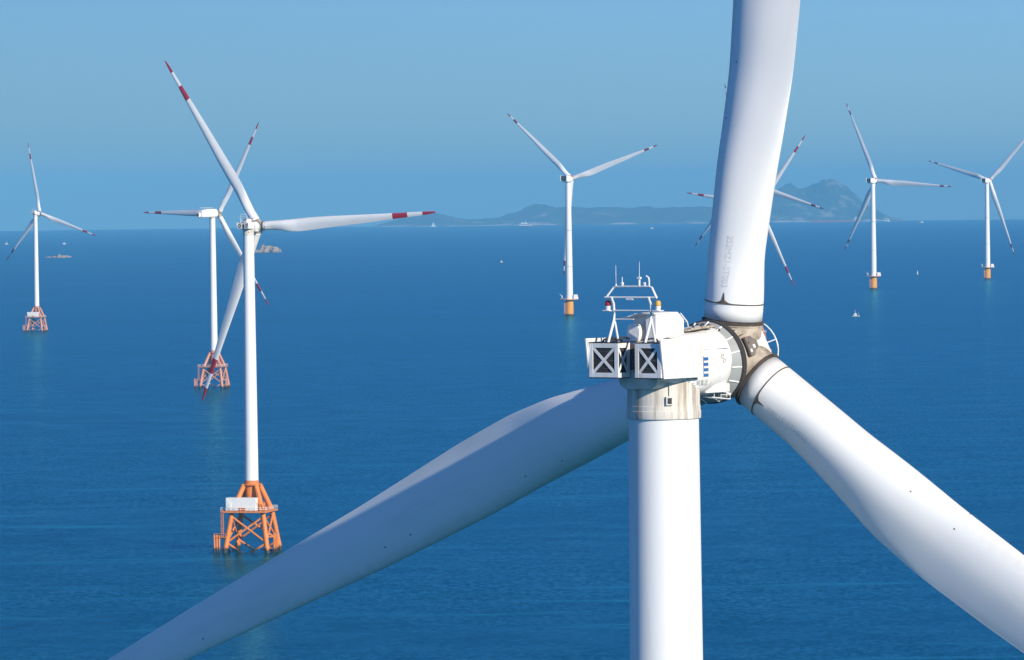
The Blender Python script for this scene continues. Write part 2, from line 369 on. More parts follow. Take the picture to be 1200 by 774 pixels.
def on_blade(r, ang, off):
    """point on the blade skin near the root, ang measured from the downwind side towards the trailing edge"""
    s = section(r, 96); c = sum(s, Vector()) / len(s)
    d = Vector((-cos(ang), -sin(ang), 0))
    best = max(s, key=lambda p: (p - c).normalized().dot(d))
    i = s.index(best); p = best
    # refine between neighbours
    for q in (s[i - 1], s[(i + 1) % 96]):
        for k in range(1, 6):
            t = p.lerp(q, k / 6)
            if (t - c).normalized().dot(d) > (best - c).normalized().dot(d): best = t
    return best + (best - c).normalized() * off
def text_mesh(txt, size):
    cu = bpy.data.curves.new('txt', 'FONT'); cu.body = txt; cu.size = size; cu.resolution_u = 3
    o = bpy.data.objects.new('txt', cu); COL.objects.link(o)
    dg = bpy.context.evaluated_depsgraph_get(); dg.update()
    me = bpy.data.meshes.new_from_object(o.evaluated_get(dg))
    bpy.data.objects.remove(o); bpy.data.curves.remove(cu)
    return me
def serial_mesh(txt):
    me = text_mesh(txt, 0.50); xs = [v.co.x for v in me.vertices]; x0, x1 = min(xs), max(xs)
    L = 2.5; k = L / (x1 - x0); a0 = rad(9)
    bm = bmesh.new(); bm.from_mesh(me)
    for v in bm.verts:
        r = 3.55 + (x1 - v.co.x) * k; ang = a0 + (v.co.y - 0.18) / 1.4
        v.co = on_blade(r, ang, 0.012)
    me2 = bpy.data.meshes.new('serial_lettering'); bm.to_mesh(me2); bm.free(); bpy.data.meshes.remove(me)
    me2.materials.append(M['serial']); return me2
def rain_collar_mesh():
    mb = MB(); n = 120
    V = []
    for k in range(n):
        ang = 2 * pi * k / n
        d = abs((ang - rad(9) + pi) % (2 * pi) - pi)
        up = 0.05 + 0.14 * math.exp(-(d / 0.16) ** 2) + 0.38 * max(0, 1 - d / 0.055) 
        lo_ = on_blade(2.72, ang, 0.004); hi_ = on_blade(2.72 + up, ang, 0.004)
        V.append((lo_, on_blade(2.72, ang, 0.035), on_blade(2.72 + up, ang, 0.035), hi_))
    rings = [[V[k][j] for j in range(4)] for k in range(n)]
    mb.loft(rings + [rings[0]], cap=False, sm=False)
    bmesh.ops.remove_doubles(mb.bm, verts=mb.bm.verts[:], dist=1e-5)
    return mb.mesh('rain_collar', M['brown'], sharp=False)

# ------------------------------------------------------------------ turbine, small direct-drive kind
ZT = 101.40            # yaw bearing above the sea
HUBX, HUBZ, TILT, CONE = 5.85, 0.74, rad(5), rad(3.8)
ZJ = 22.5
def tower_mesh():
    mb = MB(); z1 = ZT - 1.92
    pr = [(2.15, ZJ)]
    for k in range(1, 21):
        z = ZJ + (z1 - ZJ) * k / 20; pr.append((2.15 + (1.675 - 2.15) * (k / 20) ** 1.1, z))
    mb.lathe(pr, n=72)
    return mb.mesh('tower', M['tower'])
def collar_mesh():
    mb = MB(); z = ZT
    mb.lathe([(1.70, z - 1.99), (1.775, z - 1.97), (1.79, z - 1.93), (1.79, z - 1.60), (1.765, z - 1.585), (1.765, z - 1.36), (1.74, z - 1.35), (1.74, z - 0.1), (1.80, z - 0.09), (1.80, z + 0.02)], n=72)
    return mb.mesh('tower_collar', M['collar'])
def collar_box_mesh():
    mb = MB(); a = rad(-90 + 7)
    p = Vector((1.79 * cos(a), 1.79 * sin(a), ZT - 1.08)); rot = Matrix.Rotation(a, 4, 'Z')
    mb.box(p, (0.16, 0.34, 0.42), rot, 0.02, 0); mb.box(p + Vector((0.085 * cos(a), 0.085 * sin(a), 0)), (0.03, 0.20, 0.28), rot, 0.0, 1)
    mb.tube(p + Vector((0, 0, 0.2)), p + Vector((0.0, 0, 0.98)), 0.025)
    return mb.mesh('junction_box', [M['cover'], M['dark']])

def rrect(w, h, cz, rt, rb, x, n=8, cy=0):
    """rounded rectangle ring in the y-z plane (rt, rb = top and bottom corner radius)"""
    out = []
    for (sy, sz, r) in ((-1, 1, rt), (1, 1, rt), (1, -1, rb), (-1, -1, rb)):
        cyy, czz = cy + sy * (w / 2 - r), cz + sz * (h / 2 - r)
        a0 = {(-1, 1): pi, (1, 1): pi / 2, (1, -1): 0, (-1, -1): -pi / 2}[(sy, sz)]
        for k in range(n + 1):
            a = a0 - (pi / 2) * k / n
            out.append(Vector((x, cyy + r * cos(a), czz + r * sin(a))))
    return out
def nacelle_mesh():
    mb = MB()
    sec = [(-2.06, 2.5, 1.62, 0.86, .12, .2), (-1.9, 2.9, 1.80, 0.84, .18, .35), (-1.2, 3.3, 2.15, 0.82, .22, .55), (0.2, 3.56, 2.85, 0.66, .40, .45), (1.4, 3.58, 2.95, 0.64, .75, .75),
           (2.3, 3.54, 3.20, 0.64, 1.25, 1.40), (3.15, 3.48, 3.42, 0.66, 1.6, 1.66), (3.42, 3.42, 3.40, 0.66, 1.69, 1.69)]
    mb.loft([rrect(w, h, cz, rt, rb, x) for x, w, h, cz, rt, rb in sec])
    # keel along the lower right, seam lip on the right flank
    mb.box((2.5, -1.28, -0.62), (1.9, 0.42, 0.42), Matrix.Rotation(rad(-4), 4, 'Z'), 0.06)
    mb.box((1.9, -1.80, 1.33), (2.3, 0.05, 0.05), Matrix.Rotation(rad(1), 4, 'Z'), 0.01)
    mb.box((0.55, -1.79, 1.52), (0.62, 0.03, 0.62), None, 0.01)
    return mb.mesh('nacelle', M['nacelle'])
def rear_shade_panel_mesh():  # dark panel added to stand in for the shadowed gap between the coolers
    mb = MB(); mb.box((-2.09, -.1, .90), (.05, 2.3, 1.45), None, .01, 0)
    for k in range(7): mb.box((-2.13, -.1, .35 + .17 * k), (.03, .8, .09), Matrix.Rotation(.5, 4, 'Y'), 0, 1)
    return mb.mesh('rear_shade_panel', [M['grey2'], M['dark']])
def hose_mesh(y, z):
    mb = MB(); mb.path([(-2.9, y, 1.74), (-2.8, y, 1.86), (-2.4, y - .1, 1.90 + z), (-2.0, y - .15, 1.86), (-1.75, y - .1, 1.7)], .045)
    return mb.mesh('coolant_hose', M['dark'])
def rear_sill_mesh():
    mb = MB()                                        # rounded skirt hanging under the coolers, round the yaw bearing
    mb.loft([rrect(2.2, 0.9, -0.05, .12, .42, x) for x in (-2.15, -1.0, 0.3)])
    return mb.mesh('yaw_skirt', M['cover'])
def gen_ring_mesh():
    mb = MB(); c = (0, 0, 0)
    # local frame of the rotor axis; x forward, origin at hub centre
    mb.lathe([(1.62, -2.00), (1.98, -1.98), (2.05, -1.93), (2.05, -1.66), (1.99, -1.60), (1.2, -1.57)], axis='X', n=96, mi=0)
    return mb.mesh('generator_rim', M['dark'])
def gen_recess_mesh():
    mb = MB()
    mb.lathe([(1.55, -2.62), (1.70, -2.50), (1.985, -2.01)], axis='X', n=96, mi=0, cap=False)
    for k in range(16):
        a = 2 * pi * k / 16 + 0.1; u = Vector((0, cos(a), sin(a)))
        mb.tube(Vector((-2.50, 0, 0)) + u * 1.72, Vector((-2.03, 0, 0)) + u * 1.99, 0.04, n=6, mi=1)
    for k in range(7):                                # vent holes on the crown of the casing
        a = pi / 2 + (k - 3) * 0.17; u = Vector((0, cos(a), sin(a)))
        mb.tube(Vector((-2.24, 0, 0)) + u * 1.83, Vector((-2.28, 0, 0)) + u * 1.875, 0.085, n=12, mi=2)
    return mb.mesh('generator_casing', [M['grey'], M['nacelle'], M['dark']])
def flank_hole_mesh():
    mb = MB()
    for (x, z) in ((2.45, 0.95), (2.62, 0.72)):
        mb.lathe([(0.10, 0), (0.13, 0.02), (0.13, 0.05), (0.08, 0.05), (0.08, 0.0)], n=16, mi=0)
        vs = mb.bm.verts[-16 * 5:]
        bmesh.ops.transform(mb.bm, matrix=Matrix.Translation((x, -1.765, z)) @ Matrix.Rotation(pi / 2, 4, 'X'), verts=vs)
    return mb.mesh('lifting_eye', M['cover'])
def cooler_frame_mesh(y0, y1, side):
    """box frame with one X on the rear and one on the inner side"""
    mb = MB(); x0, x1, z0, z1 = -3.28, -2.28, 0.08, 1.70; t = 0.22
    yc, w, zc, h = (y0 + y1) / 2, y1 - y0, (z0 + z1) / 2, z1 - z0
    mb.box((x0 + .03, y0 + t / 2, zc), (.06, t, h), None, .012); mb.box((x0 + .03, y1 - t / 2, zc), (.06, t, h), None, .012)
    mb.box((x0 + .033, yc, z0 + t / 2), (.06, w - 2 * t, t), None, .012); mb.box((x0 + .033, yc, z1 - t / 2), (.06, w - 2 * t, t), None, .012)
    L = sqrt((w - 2 * t) ** 2 + (h - 2 * t) ** 2); a = atan2(h - 2 * t, w - 2 * t)
    mb.box((x0 + .025, yc, zc), (.03, L, .13), Matrix.Rotation(a, 4, 'X')); mb.box((x0 + .028, yc, zc), (.03, L, .13), Matrix.Rotation(-a, 4, 'X'))
    for ys in (y0, y1):                               # side frames
        s = 1 if ys == y1 else -1; ym = ys - s * .03
        mb.box(((x0 + x1) / 2 + .03, ym, z0 + t / 2), (x1 - x0 - .06, .06, t)); mb.box(((x0 + x1) / 2 + .03, ym, z1 - t / 2), (x1 - x0 - .06, .06, t))
        mb.box((x1 - t / 2, ym, zc), (t, .055, h - 2 * t))
        Ls = sqrt((x1 - x0 - t) ** 2 + (h - 2 * t) ** 2); as_ = atan2(h - 2 * t, x1 - x0 - t)
        mb.box(((x0 + x1 - t) / 2 + .06, ym, zc), (Ls * .95, .03, .12), Matrix.Rotation(-as_, 4, 'Y')); mb.box(((x0 + x1 - t) / 2 + .06, ym + .004, zc), (Ls * .95, .03, .12), Matrix.Rotation(as_, 4, 'Y'))
    return mb.mesh('cooler', M['cover'] if False else M['nacelle'])
def cooler_core_mesh(y0, y1):
    mb = MB(); yc = (y0 + y1) / 2
    mb.box((-2.76, yc, 0.89), (0.9, y1 - y0 - .16, 1.50))
    mb.box((-2.78, yc, 1.73), (1.0, y1 - y0 - .02, .05)); mb.box((-2.78, yc, 0.06), (1.0, y1 - y0 - .02, .05))
    n = int((y1 - y0) / .07)
    for k in range(n): mb.box((-3.225, y0 + .1 + (y1 - y0 - .2) * k / (n - 1), .89), (.04, .012, 1.4), None, 0, 1)
    for z in (.5, .89, 1.28): mb.tube((-3.24, y0 + .1, z), (-3.24, y1 - .1, z), .018, n=6, mi=1)
    return mb.mesh('cooler_screen', [M['screen'], M['fin']])
def plate_mesh(y, x_end):
    mb = MB()
    mb.prism([(-3.47, y, 1.93), (x_end, y, 1.90), (x_end + .02, y, .02), (-3.18, y, .04)], (0, .06, 0))
    mb.prism([(-3.40, y + (.06 if y < 0 else -.05), 1.86), (-3.40, y + (.11 if y < 0 else 0), 1.86), (-3.14, y + (.11 if y < 0 else 0), .1), (-3.14, y + (.06 if y < 0 else -.05), .1)], (.05, 0, 0))
    for yy in (y - .004, y + .064):
        for x in (-2.25, -1.1): mb.box((x, yy, .96), (.018, .006, 1.78), None, 0, 1)
        for x in (-3.1, -2.35, -2.15, -1.2, -1.0, -.1):
            for z in (.16, .68, 1.2, 1.72): mb.tube((x, yy - .006, z), (x, yy + .006, z), .028, n=8, mi=1)
    return mb.mesh('side_plate', [M['nacelle'], M['seam']])
def house_mesh():
    mb = MB()
    P = [(-1.95, -.9), (-1.95, -.35), (-1.55, -.35), (-1.55, .6), (.1, .6), (.5, .3), (.58, -.75), (.45, -.9)]
    rings = []
    for z in (1.75, 2.75):
        rings.append([Vector((x, y, z)) for x, y in P])
    rings.append([Vector((x if x < 0 else x * .55 - .25, y, 3.08)) for x, y in P])
    mb.loft(rings, sm=False)
    mb.lathe([(.42, 1.75), (.42, 2.62), (.36, 2.70), (.05, 2.72)], n=28, c=(-.62, -.72, 0))
    return mb.mesh('roof_housing', M['nacelle'])
def house_lid_mesh():
    mb = MB()
    mb.prism([(-2.15, -.95, 3.12), (-2.15, -.2, 3.14), (-2.15, 1.05, 2.86), (-2.15, 1.05, 2.80), (-2.15, -.2, 3.07), (-2.15, -.95, 3.05)], (2.0, 0, 0))
    return mb.mesh('roof_lid', M['nacelle'])
def house_door_mesh():
    mb = MB(); mb.box((-1.56, -.08, 2.3), (.04, .44, .80), None, .01); mb.box((-1.60, -.02, 2.3), (.04, .05, .12))
    return mb.mesh('hatch_door', M['cover'])
def filter_box_mesh():
    mb = MB()
    mb.loft([[Vector((x, .12 + .36 * (1 + .0) * cos(a) * 1.0 + .18, 2.17 + .40 * max(-1, min(1, 1.25 * sin(a))))) for a in [2 * pi * k / 28 for k in range(28)]] for x in (-2.1, -2.02, -1.56)])
    return mb.mesh('air_filter', M['nacelle'])
def roof_rail_mesh():
    mb = MB()
    mb.path([(.15, -.92, 3.05), (.75, -.9, 2.62), (.88, -.9, 2.25)], .03); mb.path([(.15, .3, 3.05), (.75, .3, 2.62), (.88, .3, 2.25)], .03)
    mb.path([(.75, -.9, 2.62), (.75, .3, 2.62)], .025)
    return mb.mesh('roof_rail', M['pipe'])
def walkway_mesh():
    mb = MB()
    mb.box((1.55, -.95, 2.28), (2.3, .5, .06), Matrix.Rotation(rad(-3), 4, 'Y'), .01); mb.box((1.4, -.6, 2.22), (1.9, .9, .05), Matrix.Rotation(rad(-3), 4, 'Y'))
    mb.box((1.6, -1.22, 2.33), (2.0, .06, .10), Matrix.Rotation(rad(-3), 4, 'Y'))
    mb.box((2.1, -.95, 2.29), (1.1, .3, .06), Matrix.Rotation(rad(-3), 4, 'Y'), .01, 1)
    for x in (.8, 1.5, 2.2): mb.box((x, -1.2, 2.36), (.08, .1, .2), None, 0, 1)
    return mb.mesh('roof_walkway', [M['hub'], M['brown']])
def mast_mesh():
    mb = MB(); r = .055; zb = 1.74
    for y in (1.02, -1.10):
        top = Vector((-2.62, y, 3.08)); up = Vector((-2.72, y * 1.0 - .0, 4.10))
        mb.tube((-3.15, y, zb), top, r + .012); mb.tube((-2.30, y, zb), top, r + .005)
        mb.path([top, (-2.62, y, 3.5), (-2.66, y, 3.95), (-2.86, y, 4.34), up + Vector((-.1, 0, .22))], r + .005)
    mb.tube((-2.76, 1.45, 4.30), (-2.76, -1.52, 4.30), .058)
    mb.path([(-2.66, 1.42, 4.28), (-2.66, 1.36, 4.42), (-2.5, 1.12, 4.86), (-2.5, 1.0, 4.92), (-2.5, -.95, 4.92), (-2.5, -1.08, 4.86), (-2.66, -1.38, 4.42), (-2.66, -1.46, 4.28)], .055)
    mb.tube((-2.64, 1.02, 3.55), (-2.64, -1.10, 3.55), .04); mb.tube((-2.62, 1.02, 3.05), (-2.62, -.1, 3.05), .035)
    mb.box((-2.76, .12, 4.22), (.10, .16, .12)); mb.box((-2.76, -.10, 4.22), (.10, .16, .12))
    mb.tube((-2.64, 1.02, 3.52), (-2.64, 1.62, 3.52), .03); mb.tube((-2.64, -1.10, 3.52), (-2.64, -1.62, 3.52), .03)
    for v in mb.bm.verts: v.co.z = 1.74 + (v.co.z - 1.74) * .83
    return mb.mesh('sensor_mast', M['pipe'])
def antenna_mesh(y, h, kind):
    mb = MB(); z = 4.38
    if kind == 'whip': mb.tube((-2.5, y, z), (-2.5, y, z + h), .016, .008, 6); mb.tube((-2.5, y, z), (-2.5, y, z + .12), .04, n=8)
    elif kind == 'thick': mb.tube((-2.5, y, z), (-2.5, y, z + .42), .055, .05, 10); mb.tube((-2.5, y, z + .42), (-2.5, y - .02, z + h), .016, .008, 6); mb.box((-2.5, y, z + .40), (.14, .20, .10), None, .02)
    elif kind == 'vane': mb.tube((-2.5, y, z), (-2.5, y, z + .3), .04, n=8); mb.path([(-2.5, y, z + .28), (-2.5, y + .03, z + .42), (-2.52, y + .16, z + .5)], .045)
    else: mb.tube((-2.5, y, z), (-2.5, y, z + .08), .05, n=8); mb.box((-2.5, y, z + .14), (.12, .12, .12), None, .02); mb.tube((-2.5, y, z + .2), (-2.5, y, z + h), .02, n=6)
    return mb.mesh('antenna', M['pipe'])
def lamp_mesh(y, z, cap):
    mb = MB()
    mb.box((-2.64, y, z), (.42, .40, .05), None, .01, 0)
    mb.tube((-2.64, y, z + .02), (-2.64, y, z + .22), .12, .15, 16, 0)
    mb.lathe([(.12, z + .22), (.145, z + .25), (.145, z + .40), (.11, z + .47), (.02, z + .49)], n=20, mi=1, c=(-2.64, y, 0))
    return mb.mesh('aviation_lamp', [M['pipe'], cap])
def underladder_mesh():
    mb = MB()
    mb.path([(2.3, -.75, -1.05), (3.9, -.75, -1.20)], .03); mb.path([(2.3, -1.25, -1.05), (3.9, -1.25, -1.20)], .03)
    for k in range(6): mb.tube((2.4 + .29 * k, -.75, -1.06 - .028 * k), (2.4 + .29 * k, -1.25, -1.06 - .028 * k), .022, n=6)
    for x in (2.5, 3.6): mb.tube((x, -.75, -1.08), (x, -.75, -.6), .02, n=6); mb.tube((x, -1.25, -1.08), (x, -1.25, -.6), .02, n=6)
    mb.path([(3.1, -1.25, -1.12), (3.1, -1.25, -.95), (3.9, -1.25, -1.0), (3.9, -1.25, -1.2)], .018)
    return mb.mesh('service_ladder', M['pipe'])
def emblem_mesh():
    mb = MB(); x0, y, z0 = 0.92, -1.80, 0.02        # blue comb-like mark on the right flank
    mb.box((x0 - .22, y, z0 + .46), (.16, .02, .98))
    for k in range(4): mb.box((x0 + .06, y - .001, z0 + .05 + .26 * k), (.40, .02, .15))
    return mb.mesh('emblem', M['blue'])
def lettering_mesh():
    me = text_mesh('中国三峡集团', 0.36); xs = [v.co.x for v in me.vertices]; x0, x1 = min(xs), max(xs)
    bm = bmesh.new(); bm.from_mesh(me); k = 2.0 / (x1 - x0)
    for v in bm.verts:
        X = -.85 + (v.co.x - x0) * k; Z = -.40 + v.co.y * .9
        v.co = Vector((X, -1.665 - .06 * X if X < 1 else -1.73, Z))
        d = 0.0
        # drop onto the rounded flank
        secs = [(-1.2, 3.3, 2.15, 0.82, .55), (0.2, 3.56, 2.85, 0.66, .45), (1.4, 3.58, 2.95, 0.64, .75), (2.3, 3.54, 3.20, .64, 1.40)]
        w = float(np.interp(X, [q[0] for q in secs], [q[1] for q in secs])); h = float(np.interp(X, [q[0] for q in secs], [q[2] for q in secs]))
        cz = float(np.interp(X, [q[0] for q in secs], [q[3] for q in secs])); r = float(np.interp(X, [q[0] for q in secs], [q[4] for q in secs]))
        zc = cz - h / 2 + r
        yy = w / 2 if Z > zc else w / 2 - r + sqrt(max(0, r * r - (zc - Z) ** 2))
        v.co.y = -yy - .012
    me2 = bpy.data.meshes.new('lettering'); bm.to_mesh(me2); bm.free(); bpy.data.meshes.remove(me); me2.materials.append(M['print']); return me2

# hub pieces: frame of the rotor (x = axis, origin = hub centre)
def bdir(t): return Matrix.Rotation(t, 4, 'X') @ Matrix.Rotation(CONE, 4, 'Y')
def hub_mesh():
    mb = MB()
    mb.lathe([(1.50, -1.42), (1.58, -1.2), (1.62, -.7), (1.62, .6), (1.45, 1.15), (1.1, 1.5), (.6, 1.7), (.05, 1.76)], axis='X', n=64)
    for k in range(3):
        Rb = bdir(2 * pi * k / 3); m0 = len(mb.bm.verts)
        mb.lathe([(1.50, .6), (1.47, 1.2), (1.42, 1.62), (1.46, 1.64), (1.46, 1.72)], n=64)
        mb.bm.verts.ensure_lookup_table()
        bmesh.ops.transform(mb.bm, matrix=Rb, verts=mb.bm.verts[m0:])
    return mb.mesh('hub', M['hub'])
def bearing_mesh(k):
    mb = MB(); n = 96
    prof = [(1.44, 1.72), (1.49, 1.725), (1.49, 1.86), (1.44, 1.865)]
    mb.lathe(prof, n=n)
    for j in range(n):
        a = 2 * pi * j / n
        mb.box((1.495 * cos(a), 1.495 * sin(a), 1.80), (.05, .045, .10), Matrix.Rotation(a, 4, 'Z'))
    bmesh.ops.transform(mb.bm, matrix=bdir(2 * pi * k / 3), verts=mb.bm.verts[:])
    return mb.mesh('pitch_bearing', M['brown'])
def hub_panel(name, items, m):
    """boxes sitting on the hub between the first two blades, given by angle round the axis and x"""
    mb = MB()
    for (ang, x, r, dx, dw, dr, mi) in items:
        u = Matrix.Rotation(ang, 4, 'X')
        mb.box((u @ Vector((x, 0, r))), (dx, dw, dr), u, .012, mi)
    return mb.mesh(name, m)
HA = rad(62)
def hub_bits():
    L = []
    L.append(('hub_hatch', hub_panel('hub_hatch', [(HA, -.50, 1.76, .86, 1.0, .12, 0), (HA + .02, -.44, 1.83, .18, .18, .05, 1), (HA + .12, -.78, 1.83, .14, .16, .05, 1), (HA - .1, -.80, 1.83, .08, .10, .05, 2)], [M['grey2'], M['nacelle'], M['dark']])))
    L.append(('hub_plate', hub_panel('hub_plate', [(HA - .06, .44, 1.72, .80, 1.25, .14, 0), (HA + .18, .10, 1.79, .09, .38, .08, 1), (HA - .30, .10, 1.79, .09, .38, .08, 1), (HA + .30, .92, 1.60, .2, .2, .2, 1), (HA - .12, .96, 1.58, .18, .18, .18, 1)], [M['nacelle'], M['dark']])))
    mb = MB()
    def P(a, x, r): return Matrix.Rotation(a, 4, 'X') @ Vector((x, 0, r))
    mb.path([P(HA + .42, -.9, 1.82), P(HA + .40, -.3, 1.84), P(HA + .44, .1, 1.82), P(HA + .40, .6, 1.64)], .022)
    L.append(('cable', mb.mesh('cable', M['dark']))); mb = MB()
    mb.path([P(HA - .36, -1.1, 1.80), P(HA - .40, -.5, 1.82), P(HA - .33, -.2, 1.82), P(HA - .36, .5, 1.80)], .022)
    L.append(('cable', mb.mesh('cable', M['dark']))); mb = MB()
    mb.path([P(HA - .62, -1.15, 1.76), P(HA - .52, -.8, 1.82), P(HA - .36, -.45, 1.82)], .03)
    L.append(('cable', mb.mesh('cable', M['dark'])))
    mb = MB()
    arc = [P(HA + t, 1.0 + .12 * cos(3 * t), 1.40 + .75 * cos(t * 1.25) ** .5 * 1.0) for t in np.linspace(-.85, .85, 15)]
    mb.path(arc, .035); mb.tube(arc[7], P(HA, .7, 1.55), .03); mb.tube(arc[3], P(HA - .42, .9, 1.5), .025); mb.tube(arc[11], P(HA + .42, .9, 1.5), .025)
    L.append(('handrail', mb.mesh('handrail', M['pipe'])))
    mb = MB(); mb.tube(P(HA + .75, .9, 2.05), P(HA + .2, 1.05, 1.70), .05); mb.tube(P(HA + .72, .75, 2.0), P(HA + .1, .95, 1.62), .04)
    L.append(('step_rail', mb.mesh('step_rail', M['pink'])))
    return L
M['seam'] = mat('seam_grey', (0.42, 0.40, 0.37), 0.6)
M['fin'] = mat('cooler_fin', (0.10, 0.10, 0.105), 0.5, 0.3)
M['grey2'] = worn('brown_grey_hatch_and_shade', (0.20, 0.165, 0.14), (0.12, 0.10, 0.08), (2, 2, 2), .4, .75, .6)

# ------------------------------------------------------------------ jacket foundation
JR = rad(-13.5)
def jleg(i):
    sx, sy = ((-1, -1), (1, -1), (1, 1), (-1, 1))[i]
    pts = [Vector((sx * h, sy * h, z)) for h, z in ((8.3, -9), (7.0, 0), (5.05, 12.6), (1.95, 21.2))]
    return [Matrix.Rotation(JR, 3, 'Z') @ p for p in pts]
def jl_at(i, z):
    P = jleg(i)
    for a, b in zip(P, P[1:]):
        if a.z <= z <= b.z: return a.lerp(b, (z - a.z) / (b.z - a.z))
def jacket_parts(mo):
    L = []
    mb = MB(); mb.lathe([(1.55, 12.2), (1.70, 12.4), (1.70, 15.5), (2.12, 17.5), (2.12, 21.0), (3.3, 21.05), (3.3, 21.3), (2.25, 21.35), (2.25, ZJ)], n=40)
    L.append(('transition_column', mb.mesh('transition_column', mo)))
    for i in range(4):
        mb = MB(); P = jleg(i); mb.path([P[0], P[1]], .78, 16); mb.path([P[1], P[2]], .78, 16); mb.tube(P[2], P[3], .86, .80, 16)
        mb.lathe([(.3, -.8), (.75, -.5), (.9, 0), (.75, .5), (.3, .8)], n=16, c=P[2])
        L.append(('leg', mb.mesh('leg', mo)))
    for i in range(4):
        j = (i + 1) % 4
        for (za, zb) in ((3.2, 11.4), (11.4, 3.2), (3.2, -6), (-6, 3.2)):
            mb = MB(); mb.tube(jl_at(i, za), jl_at(j, zb), .34, n=10)
            L.append(('brace', mb.mesh('brace', mo)))
    Rz = Matrix.Rotation(JR, 4, 'Z')
    mb = MB(); mb.box((-.8, -.4, 12.98), (14.6, 13.6, .24), None, .03); mb.box((-.8, -7.25, 12.9), (14.7, .25, .46)); mb.box((-.8, 6.45, 12.9), (14.7, .25, .46)); mb.box((-8.15, -.4, 12.9), (.25, 13.4, .46)); mb.box((6.55, -.4, 12.9), (.25, 13.4, .46))
    bmesh.ops.transform(mb.bm, matrix=Rz, verts=mb.bm.verts[:]); L.append(('platform', mb.mesh('platform', mo)))
    mb = MB(); c = [(-8.1, -7.2), (6.5, -7.2), (6.5, 6.4), (-8.1, 6.4)]
    for a, b in zip(c, c[1:] + c[:1]):
        for z in (13.7, 14.25): mb.tube((*a, z), (*b, z), .045, n=6)
        for k in range(9):
            t = k / 9; mb.tube((a[0] + (b[0] - a[0]) * t, a[1] + (b[1] - a[1]) * t, 13.1), (a[0] + (b[0] - a[0]) * t, a[1] + (b[1] - a[1]) * t, 14.27), .045, n=6)
    bmesh.ops.transform(mb.bm, matrix=Rz, verts=mb.bm.verts[:]); L.append(('railing', mb.mesh('railing', M['pipe'] if mo is M['pinkorange'] else M['container'])))
    mb = MB()
    for x in (-10.5, -9.7, -8.9): mb.tube((x, -6.6, -4), (x, -6.6, 5.7), .30, n=10)
    for z in (1.2, 4.6): mb.tube((-10.5, -6.6, z), (-6.4, -6.2, z), .22, n=8)
    mb.box((-8.6, -6.2, 4.9), (4.4, 1.8, .2)); 
    for x, y in ((-10.5, -7.0), (-8.6, -7.0), (-6.8, -7.0)): mb.tube((x, y, 4.9), (x, y, 6.1), .05, n=6)
    mb.tube((-10.5, -7.0, 6.1), (-6.8, -7.0, 6.1), .05, n=6)
    bmesh.ops.transform(mb.bm, matrix=Rz, verts=mb.bm.verts[:]); L.append(('boat_landing', mb.mesh('boat_landing', mo)))
    mb = MB()
    for y in (-4.6, -2.6, -0.6): mb.tube((8.4, y, -4), (8.4, y, 6.2), .28, n=10)
    for z in (1.4, 5.0): mb.tube((8.4, -4.6, z), (8.4, -.6, z), .2, n=8); mb.tube((8.4, -4.6, z), (6.4, -6.0, z), .2, n=8)
    bmesh.ops.transform(mb.bm, matrix=Rz, verts=mb.bm.verts[:]); L.append(('boat_landing', mb.mesh('boat_landing', mo)))
    mb = MB()
    for x in (-8.05, -7.35): mb.tube((x, -6.9, 4.9), (x, -6.9, 13.6), .09, n=6)
    for k in range(22): mb.tube((-8.05, -6.9, 5.1 + .38 * k), (-7.35, -6.9, 5.1 + .38 * k), .04, n=6)
    for k in range(9): mb.path([(-8.1, -6.9, 6 + .85 * k), (-8.05, -7.5, 6 + .85 * k), (-7.35, -7.5, 6 + .85 * k), (-7.3, -6.9, 6 + .85 * k)], .035, 5)
    for x in (-8.0, -7.4): mb.tube((x, -7.5, 6), (x, -7.5, 12.9), .035, n=5)
    bmesh.ops.transform(mb.bm, matrix=Rz, verts=mb.bm.verts[:]); L.append(('ladder', mb.mesh('ladder', mo)))
    for c, d in (((3.2, 1.2, 14.2), (1.3, 1.3, 2.1)), ((5.4, -3.4, 13.8), (1.0, 1.2, 1.3))):
        mb = MB(); mb.box(c, d, None, .05); bmesh.ops.transform(mb.bm, matrix=Rz, verts=mb.bm.verts[:]); L.append(('deck_box', mb.mesh('deck_box', mo)))
    mb = MB(); mb.tube((6.0, -6.2, 13.1), (6.0, -6.2, 16.0), .14, n=8); mb.tube((6.0, -6.2, 15.9), (4.2, -7.4, 16.6), .10, n=8)
    bmesh.ops.transform(mb.bm, matrix=Rz, verts=mb.bm.verts[:]); L.append(('deck_crane', mb.mesh('deck_crane', mo)))
    return L
def cabin_mesh():
    mb = MB(); Rz = Matrix.Rotation(JR, 4, 'Z')
    mb.box((-1.7, -4.9, 15.25), (9.8, 3.4, 4.1), None, .06, 0)
    for k in range(19): mb.box((-6.3 + .51 * k, -6.63, 15.25), (.2, .03, 3.6), None, 0, 0)
    mb.box((-1.2, -6.72, 13.75), (2.2, .2, .85), None, .03, 1); mb.box((-5.3, -6.70, 14.6), (1.0, .10, 2.1), None, .02, 0)
    bmesh.ops.transform(mb.bm, matrix=Rz, verts=mb.bm.verts[:]); return mb.mesh('equipment_cabin', [M['container'], M['orange']])

def nac_matrix(yaw, z): return Matrix.Translation((0, 0, z)) @ Matrix.Rotation(pi / 2 - yaw, 4, 'Z')
def rotor_matrix(hx, hz): return Matrix.Translation((hx, 0, hz)) @ Matrix.Rotation(-TILT, 4, 'Y')

